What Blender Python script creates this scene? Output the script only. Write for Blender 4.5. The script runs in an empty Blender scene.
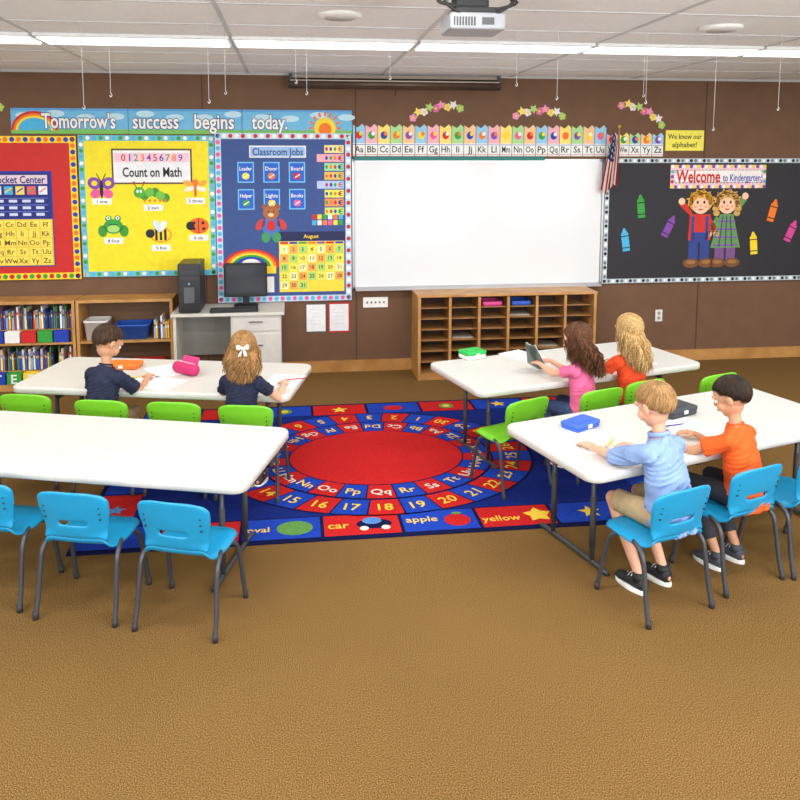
import bpy, bmesh, math, random
from mathutils import Vector, Matrix
random.seed(7)
sc=bpy.context.scene
COL=sc.collection
pi=math.pi
def V(*a): return Vector(a)
def lin(c):
    c=c/255.0
    return c/12.92 if c<=.04045 else ((c+.055)/1.055)**2.4
MATS={}
def M(name,rgb,rough=.6,var=.06,scale=8,bump=0,metal=0,emit=0,bscale=60,spec=.5,rgb2=None,detail=3,lo=.35,hi=.65,sub=0):
    if name in MATS: return MATS[name]
    m=bpy.data.materials.new(name); m.use_nodes=True
    nt=m.node_tree; N=nt.nodes; b=N["Principled BSDF"]
    c=[lin(x) for x in rgb]
    tc=N.new("ShaderNodeTexCoord"); no=N.new("ShaderNodeTexNoise"); rp=N.new("ShaderNodeValToRGB")
    no.inputs["Scale"].default_value=scale; no.inputs["Detail"].default_value=detail
    nt.links.new(tc.outputs["Object"],no.inputs["Vector"]); nt.links.new(no.outputs["Fac"],rp.inputs["Fac"])
    rp.color_ramp.elements[0].position=lo; rp.color_ramp.elements[1].position=hi
    if rgb2: c2=[lin(x) for x in rgb2]; c1=c
    else: c1=[x*(1-var) for x in c]; c2=[min(1,x*(1+var)) for x in c]
    rp.color_ramp.elements[0].color=(*c1,1); rp.color_ramp.elements[1].color=(*c2,1)
    nt.links.new(rp.outputs["Color"],b.inputs["Base Color"])
    b.inputs["Roughness"].default_value=rough; b.inputs["Metallic"].default_value=metal
    b.inputs["Specular IOR Level"].default_value=spec
    if sub:
        b.inputs["Subsurface Weight"].default_value=sub; b.inputs["Subsurface Radius"].default_value=(.02,.008,.004); b.inputs["Subsurface Scale"].default_value=.5
    if emit:
        nt.links.new(rp.outputs["Color"],b.inputs["Emission Color"]); b.inputs["Emission Strength"].default_value=emit
    if bump:
        n2=N.new("ShaderNodeTexNoise"); n2.inputs["Scale"].default_value=bscale; n2.inputs["Detail"].default_value=4
        bp=N.new("ShaderNodeBump"); bp.inputs["Strength"].default_value=bump; bp.inputs["Distance"].default_value=.004
        nt.links.new(tc.outputs["Object"],n2.inputs["Vector"]); nt.links.new(n2.outputs["Fac"],bp.inputs["Height"]); nt.links.new(bp.outputs["Normal"],b.inputs["Normal"])
    MATS[name]=m
    return m
def C(r,g,b,rough=.65): return M("paint_%d_%d_%d"%(r,g,b),(r,g,b),rough,.04,20)
WHITE=C(240,241,238);BLACK=C(25,25,28);RED=C(205,30,35);BLUE=C(25,60,175);YEL=C(250,215,40);GRN=C(50,160,60);ORG=C(240,120,30);PNK=C(235,90,150);PUR=C(130,70,170);CYA=C(70,180,225);BRN=C(120,75,40);SKINP=C(245,200,165);DBL=C(25,40,110);LGR=C(150,205,80)

# ---------- text cache ----------
TXT={}
def text_mesh(s,off=0.0):
    if (s,off) in TXT: return TXT[(s,off)]
    cu=bpy.data.curves.new("t","FONT"); cu.body=s; cu.size=1; cu.resolution_u=2; cu.fill_mode='BOTH'; cu.offset=off
    ob=bpy.data.objects.new("t",cu); COL.objects.link(ob)
    bpy.context.view_layer.update()
    dg=bpy.context.evaluated_depsgraph_get()
    me=bpy.data.meshes.new_from_object(ob.evaluated_get(dg))
    vs=[(v.co.x,v.co.y) for v in me.vertices]; fs=[list(p.vertices) for p in me.polygons]
    if vs:
        x0=min(v[0] for v in vs);x1=max(v[0] for v in vs)
        vs=[(x-(x0+x1)/2,y-.35) for x,y in vs]; w=x1-x0-2*off
    else: w=0
    bpy.data.objects.remove(ob); bpy.data.meshes.remove(me); bpy.data.curves.remove(cu)
    TXT[(s,off)]=(vs,fs,w); return TXT[(s,off)]

class G:
    def __init__(s,lh=.001): s.v=[];s.f=[];s.k=[];s.sm=[];s.mats=[];s.T=Matrix.Identity(4);s.lh=lh;s.z0=0
    def m(s,mat):
        if mat not in s.mats: s.mats.append(mat)
        return s.mats.index(mat)
    def add(s,vs,fs,mat,smooth=False):
        b=len(s.v);T=s.T
        s.v+=[tuple(T@Vector(p)) for p in vs]; s.f+=[[b+i for i in f] for f in fs]
        k=s.m(mat); s.k+=[k]*len(fs); s.sm+=[smooth]*len(fs)
    def poly(s,pts,mat,l=1): z=s.z0+s.lh*l; s.add([(x,y,z) for x,y in pts],[list(range(len(pts)))],mat)
    def rect(s,x0,y0,x1,y1,mat,l=1): s.poly([(x0,y0),(x1,y0),(x1,y1),(x0,y1)],mat,l)
    def disc(s,cx,cy,rx,ry,mat,l=1,n=18,rot=0):
        c,d=math.cos(rot),math.sin(rot);P=[]
        for i in range(n):
            a=2*pi*i/n;x=rx*math.cos(a);y=ry*math.sin(a);P.append((cx+x*c-y*d,cy+x*d+y*c))
        s.poly(P,mat,l)
    def star(s,cx,cy,r,mat,l=1,n=5,q=.45,rot=0):
        s.poly([(cx+(r if i%2==0 else r*q)*math.sin(rot+pi*i/n),cy+(r if i%2==0 else r*q)*math.cos(rot+pi*i/n)) for i in range(2*n)],mat,l)
    def line(s,p,q,w,mat,l=1):
        p=Vector(p);q=Vector(q);d=(q-p).normalized();n=V(-d.y,d.x)*w/2
        s.poly([tuple(p-n),tuple(q-n),tuple(q+n),tuple(p+n)],mat,l)
    def text(s,t,cx,cy,h,mat,l=2,rot=0,w=None,off=.012):
        vs,fs,tw=text_mesh(t,off); k=h/.7; kx=k
        if w and tw*k>w: kx=w/tw
        c,d=math.cos(rot),math.sin(rot);z=s.z0+s.lh*l
        s.add([(cx+x*kx*c-y*k*d,cy+x*kx*d+y*k*c,z) for x,y in vs],fs,mat)
    def box(s,c,d,mat,bev=0,seg=2,smooth=False,rot=None):
        bm=bmesh.new(); bmesh.ops.create_cube(bm,size=1)
        for v in bm.verts: v.co=V(v.co.x*d[0],v.co.y*d[1],v.co.z*d[2])
        if bev: bmesh.ops.bevel(bm,geom=list(bm.edges),offset=bev,segments=seg,affect='EDGES',profile=.5)
        bm.verts.index_update()
        R=rot if rot else Matrix.Identity(3)
        s.add([R@v.co+Vector(c) for v in bm.verts],[[v.index for v in f.verts] for f in bm.faces],mat,smooth)
        bm.free()
    def loft(s,secs,mat,n=16,smooth=True,cap=True):
        vs=[];fs=[]
        for c,r,f in secs:
            for i in range(n):
                a=2*pi*i/n; vs.append(c+r*math.cos(a)+f*math.sin(a))
        for j in range(len(secs)-1):
            for i in range(n):
                a=j*n+i;b=j*n+(i+1)%n; fs.append([a,b,b+n,a+n])
        if cap: fs.append(list(range(n))[::-1]); fs.append([(len(secs)-1)*n+i for i in range(n)])
        s.add(vs,fs,mat,smooth)
    def tube(s,pts,rad,mat,n=10,flat=1,hint=None,smooth=True):
        pts=[Vector(p) for p in pts]
        if not isinstance(rad,(list,tuple)): rad=[rad]*len(pts)
        h=Vector(hint) if hint else None; secs=[];prev=None
        for i,p in enumerate(pts):
            d=(pts[min(i+1,len(pts)-1)]-pts[max(i-1,0)])
            if d.length<1e-9: d=V(0,0,1)
            d.normalize()
            if prev is None:
                a=h if h else (V(1,0,0) if abs(d.x)<.9 else V(0,1,0))
            else: a=prev
            r=(a-d*a.dot(d))
            if r.length<1e-6: r=d.orthogonal()
            r.normalize(); prev=r; f=d.cross(r)
            secs.append((p,r*rad[i],f*rad[i]*flat))
        s.loft(secs,mat,n,smooth)
    def capsule(s,pts,rad,mat,n=12):
        pts=[Vector(p) for p in pts]
        if not isinstance(rad,(list,tuple)): rad=[rad]*len(pts)
        rad=list(rad)
        d0=(pts[0]-pts[1]).normalized(); d1=(pts[-1]-pts[-2]).normalized()
        P=[];R=[]
        for a in (85,60,30): P.append(pts[0]+d0*rad[0]*math.sin(math.radians(a)));R.append(rad[0]*math.cos(math.radians(a)))
        P+=pts;R+=rad
        for a in (30,60,85): P.append(pts[-1]+d1*rad[-1]*math.sin(math.radians(a)));R.append(rad[-1]*math.cos(math.radians(a)))
        s.tube(P,R,mat,n)
    def ball(s,c,r,mat,n=16,m=10,R=None):
        if not isinstance(r,(list,tuple)): r=(r,r,r)
        vs=[];fs=[];c=Vector(c);R=R if R else Matrix.Identity(3)
        for j in range(1,m):
            t=pi*j/m
            for i in range(n):
                a=2*pi*i/n; vs.append(c+R@V(r[0]*math.sin(t)*math.cos(a),r[1]*math.sin(t)*math.sin(a),r[2]*math.cos(t)))
        vs.append(c+R@V(0,0,r[2]));vs.append(c+R@V(0,0,-r[2]));t=len(vs)-2
        for j in range(m-2):
            for i in range(n):
                a=j*n+i;b=j*n+(i+1)%n;fs.append([a,a+n,b+n,b])
        for i in range(n):
            fs.append([t,i,(i+1)%n]);fs.append([t+1,(m-2)*n+(i+1)%n,(m-2)*n+i])
        s.add(vs,fs,mat,True)
    def rstack(s,w,d,r,levels,mat,n=8,smooth=True):
        vs=[];fs=[]
        for ins,z in levels:
            W=w/2-ins;D=d/2-ins;rr=max(r-ins,.002)
            for (sx,sy,a0) in ((1,1,0),(-1,1,90),(-1,-1,180),(1,-1,270)):
                for i in range(n):
                    a=math.radians(a0+90*i/(n-1)); vs.append((sx*(W-rr)+rr*math.cos(a),sy*(D-rr)+rr*math.sin(a),z))
        q=4*n
        for j in range(len(levels)-1):
            for i in range(q):
                a=j*q+i;b=j*q+(i+1)%q;fs.append([a,b,b+q,a+q])
        fs.append(list(range(q))[::-1]);fs.append([(len(levels)-1)*q+i for i in range(q)])
        s.add(vs,fs,mat,smooth)
        s.sm[-1]=False;s.sm[-2]=False
    def finish(s,name,parent=None,loc=None,rot=0,recalc=False,mat4=None):
        me=bpy.data.meshes.new(name); me.from_pydata(s.v,[],s.f)
        for m in s.mats: me.materials.append(m)
        me.polygons.foreach_set("material_index",s.k); me.polygons.foreach_set("use_smooth",s.sm)
        if recalc:
            bm=bmesh.new();bm.from_mesh(me);bmesh.ops.recalc_face_normals(bm,faces=list(bm.faces));bm.to_mesh(me);bm.free()
        me.update()
        ob=bpy.data.objects.new(name,me); COL.objects.link(ob)
        if parent: ob.parent=parent
        if mat4: ob.matrix_world=mat4
        else:
            if loc: ob.location=loc
            ob.rotation_euler=(0,0,rot)
        return ob
def top(ob,label,cat,group=None):
    ob["label"]=label; ob["category"]=cat
    if group: ob["group"]=group
    return ob
def struct(ob): ob["kind"]="structure"; return ob
def empty(name,loc,rot=0,scale=1):
    e=bpy.data.objects.new(name,None); e.empty_display_size=.1; e.location=loc; e.rotation_euler=(0,0,rot); e.scale=(scale,)*3; COL.objects.link(e); return e
def clone(root,loc,rot,**kw):
    r=root.copy(); COL.objects.link(r); r.location=loc; r.rotation_euler=(0,0,rot)
    for c in list(root.children):
        k=c.copy(); COL.objects.link(k); k.parent=r
        for c2 in list(c.children):
            k2=c2.copy(); COL.objects.link(k2); k2.parent=k
    for a,b in kw.items(): r[a]=b
    return r
def catmull(P,n=5):
    P=[Vector(p) for p in P]; out=[]
    for i in range(len(P)-1):
        a=P[max(i-1,0)];b=P[i];c=P[i+1];d=P[min(i+2,len(P)-1)]
        for j in range(n):
            t=j/n
            out.append(.5*((2*b)+(c-a)*t+(2*a-5*b+4*c-d)*t*t+(3*b-a-3*c+d)*t**3))
    out.append(P[-1]); return out
def lerp(a,b,t): return a+(b-a)*t

# ================= CAMERA =================
cd=bpy.data.cameras.new("camera"); cam=bpy.data.objects.new("camera",cd); COL.objects.link(cam)
th=.1070;psi=.1180
fw=V(math.sin(psi)*math.cos(th),math.cos(psi)*math.cos(th),-math.sin(th)); rr=V(math.cos(psi),-math.sin(psi),0); up=rr.cross(fw)
mw=Matrix((( rr.x,up.x,-fw.x,-.1075),(rr.y,up.y,-fw.y,-7.0635),(rr.z,up.z,-fw.z,2.0222),(0,0,0,1)))
cam.matrix_world=mw
cd.sensor_fit='HORIZONTAL'; cd.sensor_width=36; cd.lens=749.84/800*36; cd.shift_x=.025; cd.shift_y=-.1985; cd.clip_start=.05
sc.camera=cam
try: sc.view_settings.view_transform='Standard'
except Exception: pass

# ================= ROOM =================
CZ=2.815
def carpet_mat():
    m=bpy.data.materials.new("carpet_loop"); m.use_nodes=True; nt=m.node_tree;N=nt.nodes;b=N["Principled BSDF"]
    tc=N.new("ShaderNodeTexCoord")
    n1=N.new("ShaderNodeTexNoise");n1.inputs["Scale"].default_value=250;n1.inputs["Detail"].default_value=1;n1.inputs["Roughness"].default_value=.5
    n2=N.new("ShaderNodeTexNoise");n2.inputs["Scale"].default_value=1.1;n2.inputs["Detail"].default_value=3
    r=N.new("ShaderNodeValToRGB");e=r.color_ramp.elements
    e[0].position=.32;e[0].color=(lin(66),lin(48),lin(24),1);e[1].position=.68;e[1].color=(lin(168),lin(132),lin(80),1)
    k=e.new(.5);k.color=(lin(118),lin(88),lin(48),1)
    mx=N.new("ShaderNodeMix");mx.data_type='RGBA';mx.blend_type='MULTIPLY';mx.inputs[0].default_value=.2
    L=nt.links.new
    for q in (n1,n2): L(tc.outputs["Object"],q.inputs["Vector"])
    L(n1.outputs["Fac"],r.inputs["Fac"])
    L(r.outputs["Color"],mx.inputs[6]);L(n2.outputs["Fac"],mx.inputs[7]);L(mx.outputs[2],b.inputs["Base Color"])
    b.inputs["Roughness"].default_value=.95;b.inputs["Specular IOR Level"].default_value=.1
    return m
g=G();g.box((1.5,-4.5,-.05),(15,9.6,.1),carpet_mat());struct(g.finish("floor"))
wallm=M("wall_vinyl",(110,80,58),.8,.06,6,bump=.2,bscale=120)
g=G();g.box((1.5,.1,1.41),(15,.2,2.98),wallm);struct(g.finish("wall_back"))
ceilm=M("ceiling_tile",(242,246,249),.9,.03,40,bump=.3,bscale=90)
g=G();g.box((1.5,-4.5,CZ+.05),(15,9.6,.1),ceilm);struct(g.finish("ceiling"))
gridm=M("ceiling_grid_metal",(202,205,208),.5,.03)
g=G()
for i in range(-5,8): g.box((-.48+1.22*i,-4.5,CZ-.003),(.024,9.4,.006),gridm)
for j in range(0,16): g.box((1.5,-.05-.61*j,CZ-.002),(15,.020,.004),gridm)
struct(g.finish("trim_1"))
g=G()
oak=M("oak_wood",(196,146,84),.45,.18,5,rgb2=(172,120,62))
g.box((-2.4,-.011,.055),(7.2,.022,.11),oak);g.box((5.9,-.011,.055),(6.4,.022,.11),oak)
struct(g.finish("baseboard_back"))
g=G()
dk=M("wall_seam",(78,56,42),.8,.05)
for x in (-.9,.50,3.97): g.box((x,-.001,1.4),(.012,.002,2.8),dk)
struct(g.finish("trim_2"))
g=G();g.box((1.5,-.012,CZ-.008),(15,.024,.016),C(190,190,186));struct(g.finish("trim_3"))

# ---------- lights ----------
world=bpy.data.worlds.new("world");sc.world=world;world.use_nodes=True
world.node_tree.nodes["Background"].inputs[0].default_value=(.94,.97,1,1);world.node_tree.nodes["Background"].inputs[1].default_value=.62
lens=M("fluorescent_lens",(255,254,248),.5,.01,emit=1.8)
def fixture():
    e=empty("ceiling_light",(0,0,CZ))
    g=G();g.box((0,0,-.012),(1.20,.34,.02),C(228,230,230));g.finish("housing",e)
    g=G();g.box((0,0,-.026),(1.17,.26,.012),lens,.004);g.finish("diffuser",e)
    return e
f0=fixture();f0.location=(-.48+.61,-1.92,CZ);top(f0,"long white fluorescent ceiling light, switched on","ceiling light","row of fluorescent ceiling lights")
for r,y in enumerate((-1.92,-4.45,-6.9)):
    for i in range(-4,6):
        x=-.48+.61+1.22*i
        if r==0 and i==0: pass
        elif r==0: clone(f0,(x,y,CZ),0)
        elif i%2==0: clone(f0,(x,y,CZ),0)
        if i%2==0:
            ld=bpy.data.lights.new("fluorescent_lamp","AREA");ld.shape='RECTANGLE';ld.size=1.1;ld.size_y=.26;ld.energy=29 if r else 20;ld.color=(1,.98,.95)
            lo=bpy.data.objects.new("fluorescent_lamp",ld);COL.objects.link(lo);lo.location=(x,y,CZ-.05)
ld=bpy.data.lights.new("camera_flash","AREA");ld.size=1.2;ld.energy=70;ld.color=(1,.99,.98)
lo=bpy.data.objects.new("camera_flash",ld);COL.objects.link(lo);lo.location=(.2,-8.6,2.5)
lo.rotation_euler=(math.radians(88),0,math.radians(-6))
ld=bpy.data.lights.new("softbox_flash","AREA");ld.size=1.0;ld.energy=85;ld.color=(1,.99,.98)
lo=bpy.data.objects.new("softbox_flash",ld);COL.objects.link(lo);lo.location=(5.2,-8.3,1.75)
lo.rotation_euler=(V(1.6,-1.0,1.2)-V(5.2,-8.3,1.75)).to_track_quat('-Z','Y').to_euler()
for x in (-2.2,2.6):  # added unseen fill lamps, tilted upward to brighten the ceiling
    ld=bpy.data.lights.new("ceiling_fill_light","AREA");ld.size=.8;ld.energy=90;ld.color=(.96,.98,1)
    lo=bpy.data.objects.new("ceiling_fill_light",ld);COL.objects.link(lo);lo.location=(x,-7.6,1.4);lo.rotation_euler=(math.radians(128),0,0)

def wall_m(x,z,off=.002):
    return Matrix(((1,0,0,x),(0,0,-1,-off),(0,1,0,z),(0,0,0,1)))

# ================= WALL BOARDS =================
def scallop(g,w,h,t,base,cols,l=1,step=.055):
    g.rect(0,0,w,t,base,l);g.rect(0,h-t,w,h,base,l);g.rect(0,t,t,h-t,base,l);g.rect(w-t,t,w,h-t,base,l)
    k=0
    n=int(w/step)
    for i in range(n):
        x=(i+.5)*w/n
        for y in (t/2,h-t/2):
            g.disc(x,y,t*.38,t*.38,cols[k%len(cols)],l+1,8);k+=1
    n=int(h/step)
    for i in range(n):
        y=(i+.5)*h/n
        for x in (t/2,w-t/2):
            g.disc(x,y,t*.38,t*.38,cols[k%len(cols)],l+1,8);k+=1
def board(w,h,mat):
    g=G();g.box((w/2,h/2,.01),(w,h,.02),mat);g.z0=.02;return g
al=["Aa","Bb","Cc","Dd","Ee","Ff","Gg","Hh","Ii","Jj","Kk","Ll","Mm","Nn","Oo","Pp","Qq","Rr","Ss","Tt","Uu","Vv","Ww","Xx","Yy","Zz"]
# red board
g=board(.86,1.29,C(200,35,30));w,h=.86,1.29
scallop(g,w,h,.06,YEL,[RED,ORG,GRN,BLUE],1)
g.rect(.08,.12,.64,.98,C(30,50,150),1)
g.rect(.10,.56,.62,.96,C(25,38,125),2);g.rect(.12,.865,.60,.945,C(225,205,215),3)
g.text("Pocket Center",.36,.905,.065,C(22,36,120),4,w=.44,off=.02)
for i in range(5):
    g.rect(.13+.098*i,.77,.205+.098*i,.845,C([235,70,245,230][i%4],[235,170,215,90][i%4],[245,220,90,90][i%4]),3)
    g.line((.14+.098*i,.79),(.195+.098*i,.83),.012,[RED,YEL,BLUE,GRN,ORG][i],4)
for j in range(3):
    g.rect(.12,.735-.06*j,.60,.741-.06*j,C(110,130,210),3)
    for i in range(4): g.rect(.15+.115*i,.70-.06*j,.22+.115*i,.725-.06*j,C(205,215,240),3)
g.rect(.1,.13,.63,.55,C(230,190,60),2)
for r in range(5):
    for c in range(5):
        g.rect(.112+.103*c,.465-.082*r,.205+.103*c,.54-.082*r,C(250,225,90),3);g.text(al[(r*5+c+1)%26],.158+.103*c,.502-.082*r,.045,C(90,60,20),4)
top(g.finish("bulletin_board",mat4=wall_m(-2.875,.95)),"red bulletin board with blue pocket chart and letter cards","bulletin board")
# yellow board
w,h=1.195,1.285;g=board(w,h,C(240,222,30))
scallop(g,w,h,.05,C(110,190,205),[WHITE,GRN,CYA],1)
g.rect(.30,.86,.98,1.15,WHITE,2);g.rect(.285,.845,.995,1.165,C(90,60,50),1);g.rect(.33,.90,.95,1.11,C(235,235,240),3)
g.text("Count on Math",.64,.955,.085,BLACK,5,w=.52,off=.02)
for i,ch in enumerate("0123456789"): g.text(ch,.39+.056*i,1.085,.06,[RED,BLUE,GRN,ORG,PUR][i%5],5)
g.rect(.31,1.045,.97,1.125,C(240,200,215),4)
def label(g,x,y,t): g.rect(x-.085,y-.028,x+.085,y+.028,WHITE,2);g.text(t,x,y,.03,BLACK,3,w=.15)
Q=1.35
def D(cx,cy,dx,dy,rx,ry,m,l,n=16,rot=0): g.disc(cx+dx*Q,cy+dy*Q,rx*Q,ry*Q,m,l,n,rot)
x,y=.19,.80
for sx in (-1,1):
    D(x,y,sx*.045,.04,.045,.04,PUR,2,rot=sx*.5);D(x,y,sx*.04,-.03,.035,.03,PNK,3,rot=-sx*.5);D(x,y,sx*.045,.04,.02,.018,YEL,4);g.line((x,y+.06),(x+sx*.04,y+.14),.008,BLACK,3)
D(x,y,0,0,.012,.06,BLACK,4);label(g,.19,.69,"1 one")
x,y=.64,.74
for i,(dx,dy) in enumerate(((.11,-.02),(.065,.0),(.02,.03),(-.03,.03),(-.075,.0))): g.disc(x+dx,y+dy,.04,.042,[C(60,150,50),C(110,190,60)][i%2],2+i%2)
g.disc(x-.12,y+.03,.05,.05,C(80,170,50),4);g.disc(x-.135,y+.04,.012,.014,WHITE,5,8);g.disc(x-.105,y+.04,.012,.014,WHITE,5,8)
for s in (-1,1): g.line((x-.12+s*.02,y+.07),(x-.12+s*.045,y+.115),.007,BLACK,3);g.disc(x-.12+s*.045,y+.12,.011,.011,RED,4,8)
for i in range(5): g.disc(x-.075+.046*i,y-.045,.011,.014,ORG,4,8)
label(g,.64,.63,"2 two")
x,y=1.02,.80
for s in (-1,1):
    g.disc(x+s*.055,y+.045,.06,.026,C(245,170,60),3,rot=s*.45);g.disc(x+s*.05,y+.0,.055,.022,C(250,235,210),4,rot=-s*.25)
g.line((x,y+.05),(x,y-.07),.022,C(230,90,50),5);g.disc(x,y+.06,.028,.028,ORG,6);label(g,1.02,.69,"3 three")
x,y=.28,.46
D(x,y,0,0,.065,.05,GRN,2);D(x,y,-.07,-.03,.03,.04,C(60,150,50),2);D(x,y,.07,-.03,.03,.04,C(60,150,50),2);D(x,y,0,-.015,.04,.025,C(170,215,110),3)
for sx in (-1,1): D(x,y,sx*.03,.055,.022,.022,GRN,3);D(x,y,sx*.03,.058,.013,.013,WHITE,4,8);D(x,y,sx*.03,.058,.006,.006,BLACK,5,8)
g.line((x-.04,y+.02),(x+.04,y+.02),.006,BLACK,4);label(g,.28,.33,"4 four")
x,y=.70,.38
D(x,y,0,0,.065,.045,YEL,3);D(x,y,0,0,.072,.052,ORG,2)
for i in (-.04,0,.04): g.rect(x+i-.011,y-.05,x+i+.011,y+.05,BLACK,4)
D(x,y,-.07,.01,.03,.03,BLACK,4);D(x,y,.01,.06,.045,.022,WHITE,5,rot=.9);D(x,y,-.02,.06,.045,.022,C(210,230,245),6,rot=2.1);label(g,.70,.26,"5 five")
x,y=1.04,.46
D(x,y,0,0,.07,.055,C(235,100,30),2);D(x,y,-.055,0,.028,.03,BLACK,3);g.line((x,y-.07),(x,y+.07),.008,BLACK,3)
for a,b in ((-.03,.02),(.03,.02),(-.03,-.02),(.035,-.02)): D(x,y,a,b,.011,.011,BLACK,4,8)
label(g,1.04,.35,"6 six")
top(g.finish("bulletin_board",mat4=wall_m(-1.998,.965)),"yellow math bulletin board with animal number cutouts","bulletin board")
# blue board
w,h=1.25,1.575;g=board(w,h,C(50,78,140))
scallop(g,w,h,.055,C(190,215,235),[PNK,RED,CYA,WHITE],1)
g.rect(.31,1.35,.83,1.46,WHITE,1);g.rect(.32,1.36,.82,1.45,C(150,190,235),2);g.text("Classroom Jobs",.57,1.405,.065,DBL,4,w=.46)
jobs=["Leader","Door","Board","Helper","Lights","Books"]
for i in range(6):
    x=.20+.235*(i%3);y=1.12-.25*(i//3)
    g.rect(x,y,x+.15,y+.19,C(120,200,240),1);g.rect(x+.01,y+.01,x+.14,y+.18,C(30,95,200),2);g.disc(x+.075,y+.06,.036,.032,[YEL,ORG,RED,GRN,YEL,PNK][i],3,8);g.text(jobs[i],x+.075,y+.13,.036,WHITE,4,w=.11);g.line((x+.055,y+.045),(x+.10,y+.075),.01,WHITE,4)
x,y=.50,.73
g.disc(x,y-.02,.085,.10,C(70,110,190),3);g.disc(x,y+.11,.075,.065,C(170,100,50),4)
for sx in (-1,1): g.disc(x+sx*.06,y+.165,.026,.026,C(150,85,40),3);g.disc(x+sx*.10,y,.035,.06,C(200,60,60),3,rot=sx*.6);g.disc(x+sx*.05,y-.12,.04,.05,C(60,150,90),4);g.disc(x+sx*.024,y+.12,.008,.008,BLACK,5,6)
g.disc(x,y+.09,.026,.018,C(235,200,150),5);g.disc(x,y-.01,.04,.05,RED,4)
for i in range(8):
    y=1.43-.083*i
    g.rect(.93 if i in (1,4) else 1.0,y-.036,1.18,y+.036,[C(250,225,150),C(250,170,180),C(160,220,160),C(240,190,90),C(180,200,250),C(250,230,90),C(230,150,90),C(200,230,120)][i],2)
    for k in range(4): g.disc(1.02+.04*k,y,.014,.02,[RED,BLUE,GRN,ORG][(i+k)%4],3,6)
    for k in range(3): g.line((1.14,y+.02-.02*k),(1.17,y+.02-.02*k),.006,BLACK,3)
for i in range(6):
    g.rect(.88+.05*i,.775,.92+.05*i,.82,[RED,YEL,GRN,WHITE,ORG,CYA][i],2);g.rect(.88+.05*i,.72,.92+.05*i,.765,[CYA,WHITE,ORG,PNK,YEL,GRN][i],2)
for k,c in enumerate((RED,ORG,YEL,GRN,BLUE,PUR)):
    R0=.23-.024*k;pts=[(.31+R0*math.cos(a)*1.15,.33+R0*.75*math.sin(a)) for a in [pi*i/14 for i in range(15)]];g.poly(pts,c,2+k)
g.disc(.31,.36,.09,.05,WHITE,9);g.rect(.08,.27,.54,.34,YEL,9);g.text("Weather",.31,.305,.05,BLUE,11,w=.3)
g.rect(.09,.09,.26,.24,C(230,70,60),2);g.rect(.11,.11,.24,.22,WHITE,3);g.rect(.3,.09,.52,.24,WHITE,2);g.disc(.41,.165,.05,.05,YEL,3)
for k in range(3): g.rect(.12+.04*k,.13,.15+.04*k,.20,[BLUE,GRN,ORG][k],4)
g.rect(.57,.09,1.18,.57,C(245,215,60),3);g.rect(.55,.575,1.19,.66,C(20,30,80),2);g.text("August",.87,.617,.035,YEL,5)
for k in range(7): g.rect(.58+.086*k,.545,.655+.086*k,.565,[RED,BLUE,GRN,ORG,PUR,RED,BLUE][k],4)
for r in range(5):
    for c in range(7):
        n=r*7+c+1
        if n<32:
            g.rect(.58+.086*c,.455-.085*r,.655+.086*c,.53-.085*r,[C(250,240,170),C(250,170,80),C(170,215,110),C(250,230,90)][(r+c)%4],4);g.text(str(n),.617+.086*c,.495-.085*r,.035,BLACK,5)
top(g.finish("bulletin_board",mat4=wall_m(-.795,.70)),"blue classroom jobs bulletin board with calendar and rainbow","bulletin board")
# banner
w,h=3.03,.225;g=G();g.box((w/2,h/2,.002),(w,h,.004),C(110,185,225));g.z0=.004
g.rect(0,0,w,.04,C(120,190,90),1);g.rect(0,h-.02,w,h,C(90,160,220),1)
for i in range(12): g.disc(.12+.26*i,.16+.02*math.sin(i*2),.08,.03,C(190,225,240),2)
for k,c in enumerate((RED,ORG,YEL,CYA)): g.poly([(.2+(.2-.02*k)*math.cos(a),.03+(.17-.02*k)*math.sin(a)) for a in [pi*i/12 for i in range(13)]],c,3+k)
g.disc(2.78,.06,.1,.1,YEL,3)
for i in range(9): a=pi*i/8;g.line((2.78+.11*math.cos(a),.06+.11*math.sin(a)),(2.78+.15*math.cos(a),.06+.15*math.sin(a)),.02,ORG,3)
g.disc(2.78,.05,.06,.06,ORG,4)
tx=[("Tomorrow's",.58,.63),("success",1.25,.40),("begins",1.77,.35),("today.",2.27,.32)]
for t,x,ww in tx: g.text(t,x,.115,.13,C(35,50,110),7,w=ww,off=.055);g.text(t,x,.115,.13,WHITE,8,w=ww,off=.022)
for x in (1.01,2.02): g.rect(x-.003,0,x+.003,h,C(90,130,170),9)
top(g.finish("wall_banner",mat4=wall_m(-2.565,2.262)),"long rainbow banner reading Tomorrow's success begins today","banner")
# whiteboard
WB=empty("whiteboard",(1.70,0,.81))
alum=M("aluminium_trim",(190,192,195),.35,.03,metal=.6)
g=G();g.box((0,-.014,.61),(2.42,.02,1.20),M("whiteboard_enamel",(228,231,234),.2,.01,2));g.finish("board_surface",WB)
g=G()
g.box((0,-.016,1.215),(2.46,.028,.025),alum);g.box((0,-.016,.005),(2.46,.028,.02),alum)
for sx in (-1,1): g.box((sx*1.225,-.016,.61),(.022,.028,1.23),alum)
g.finish("frame",WB)
g=G();g.box((0,-.055,-.01),(2.42,.07,.012),alum,.003);g.box((0,-.088,-.002),(2.42,.006,.024),alum);g.finish("marker_tray",WB)
g=G();g.box((-.30,-.045,1.232),(1.84,.014,.035),C(40,120,115));g.finish("map_rail",WB)
top(WB,"large white dry-erase board with aluminium frame","whiteboard")
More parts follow.
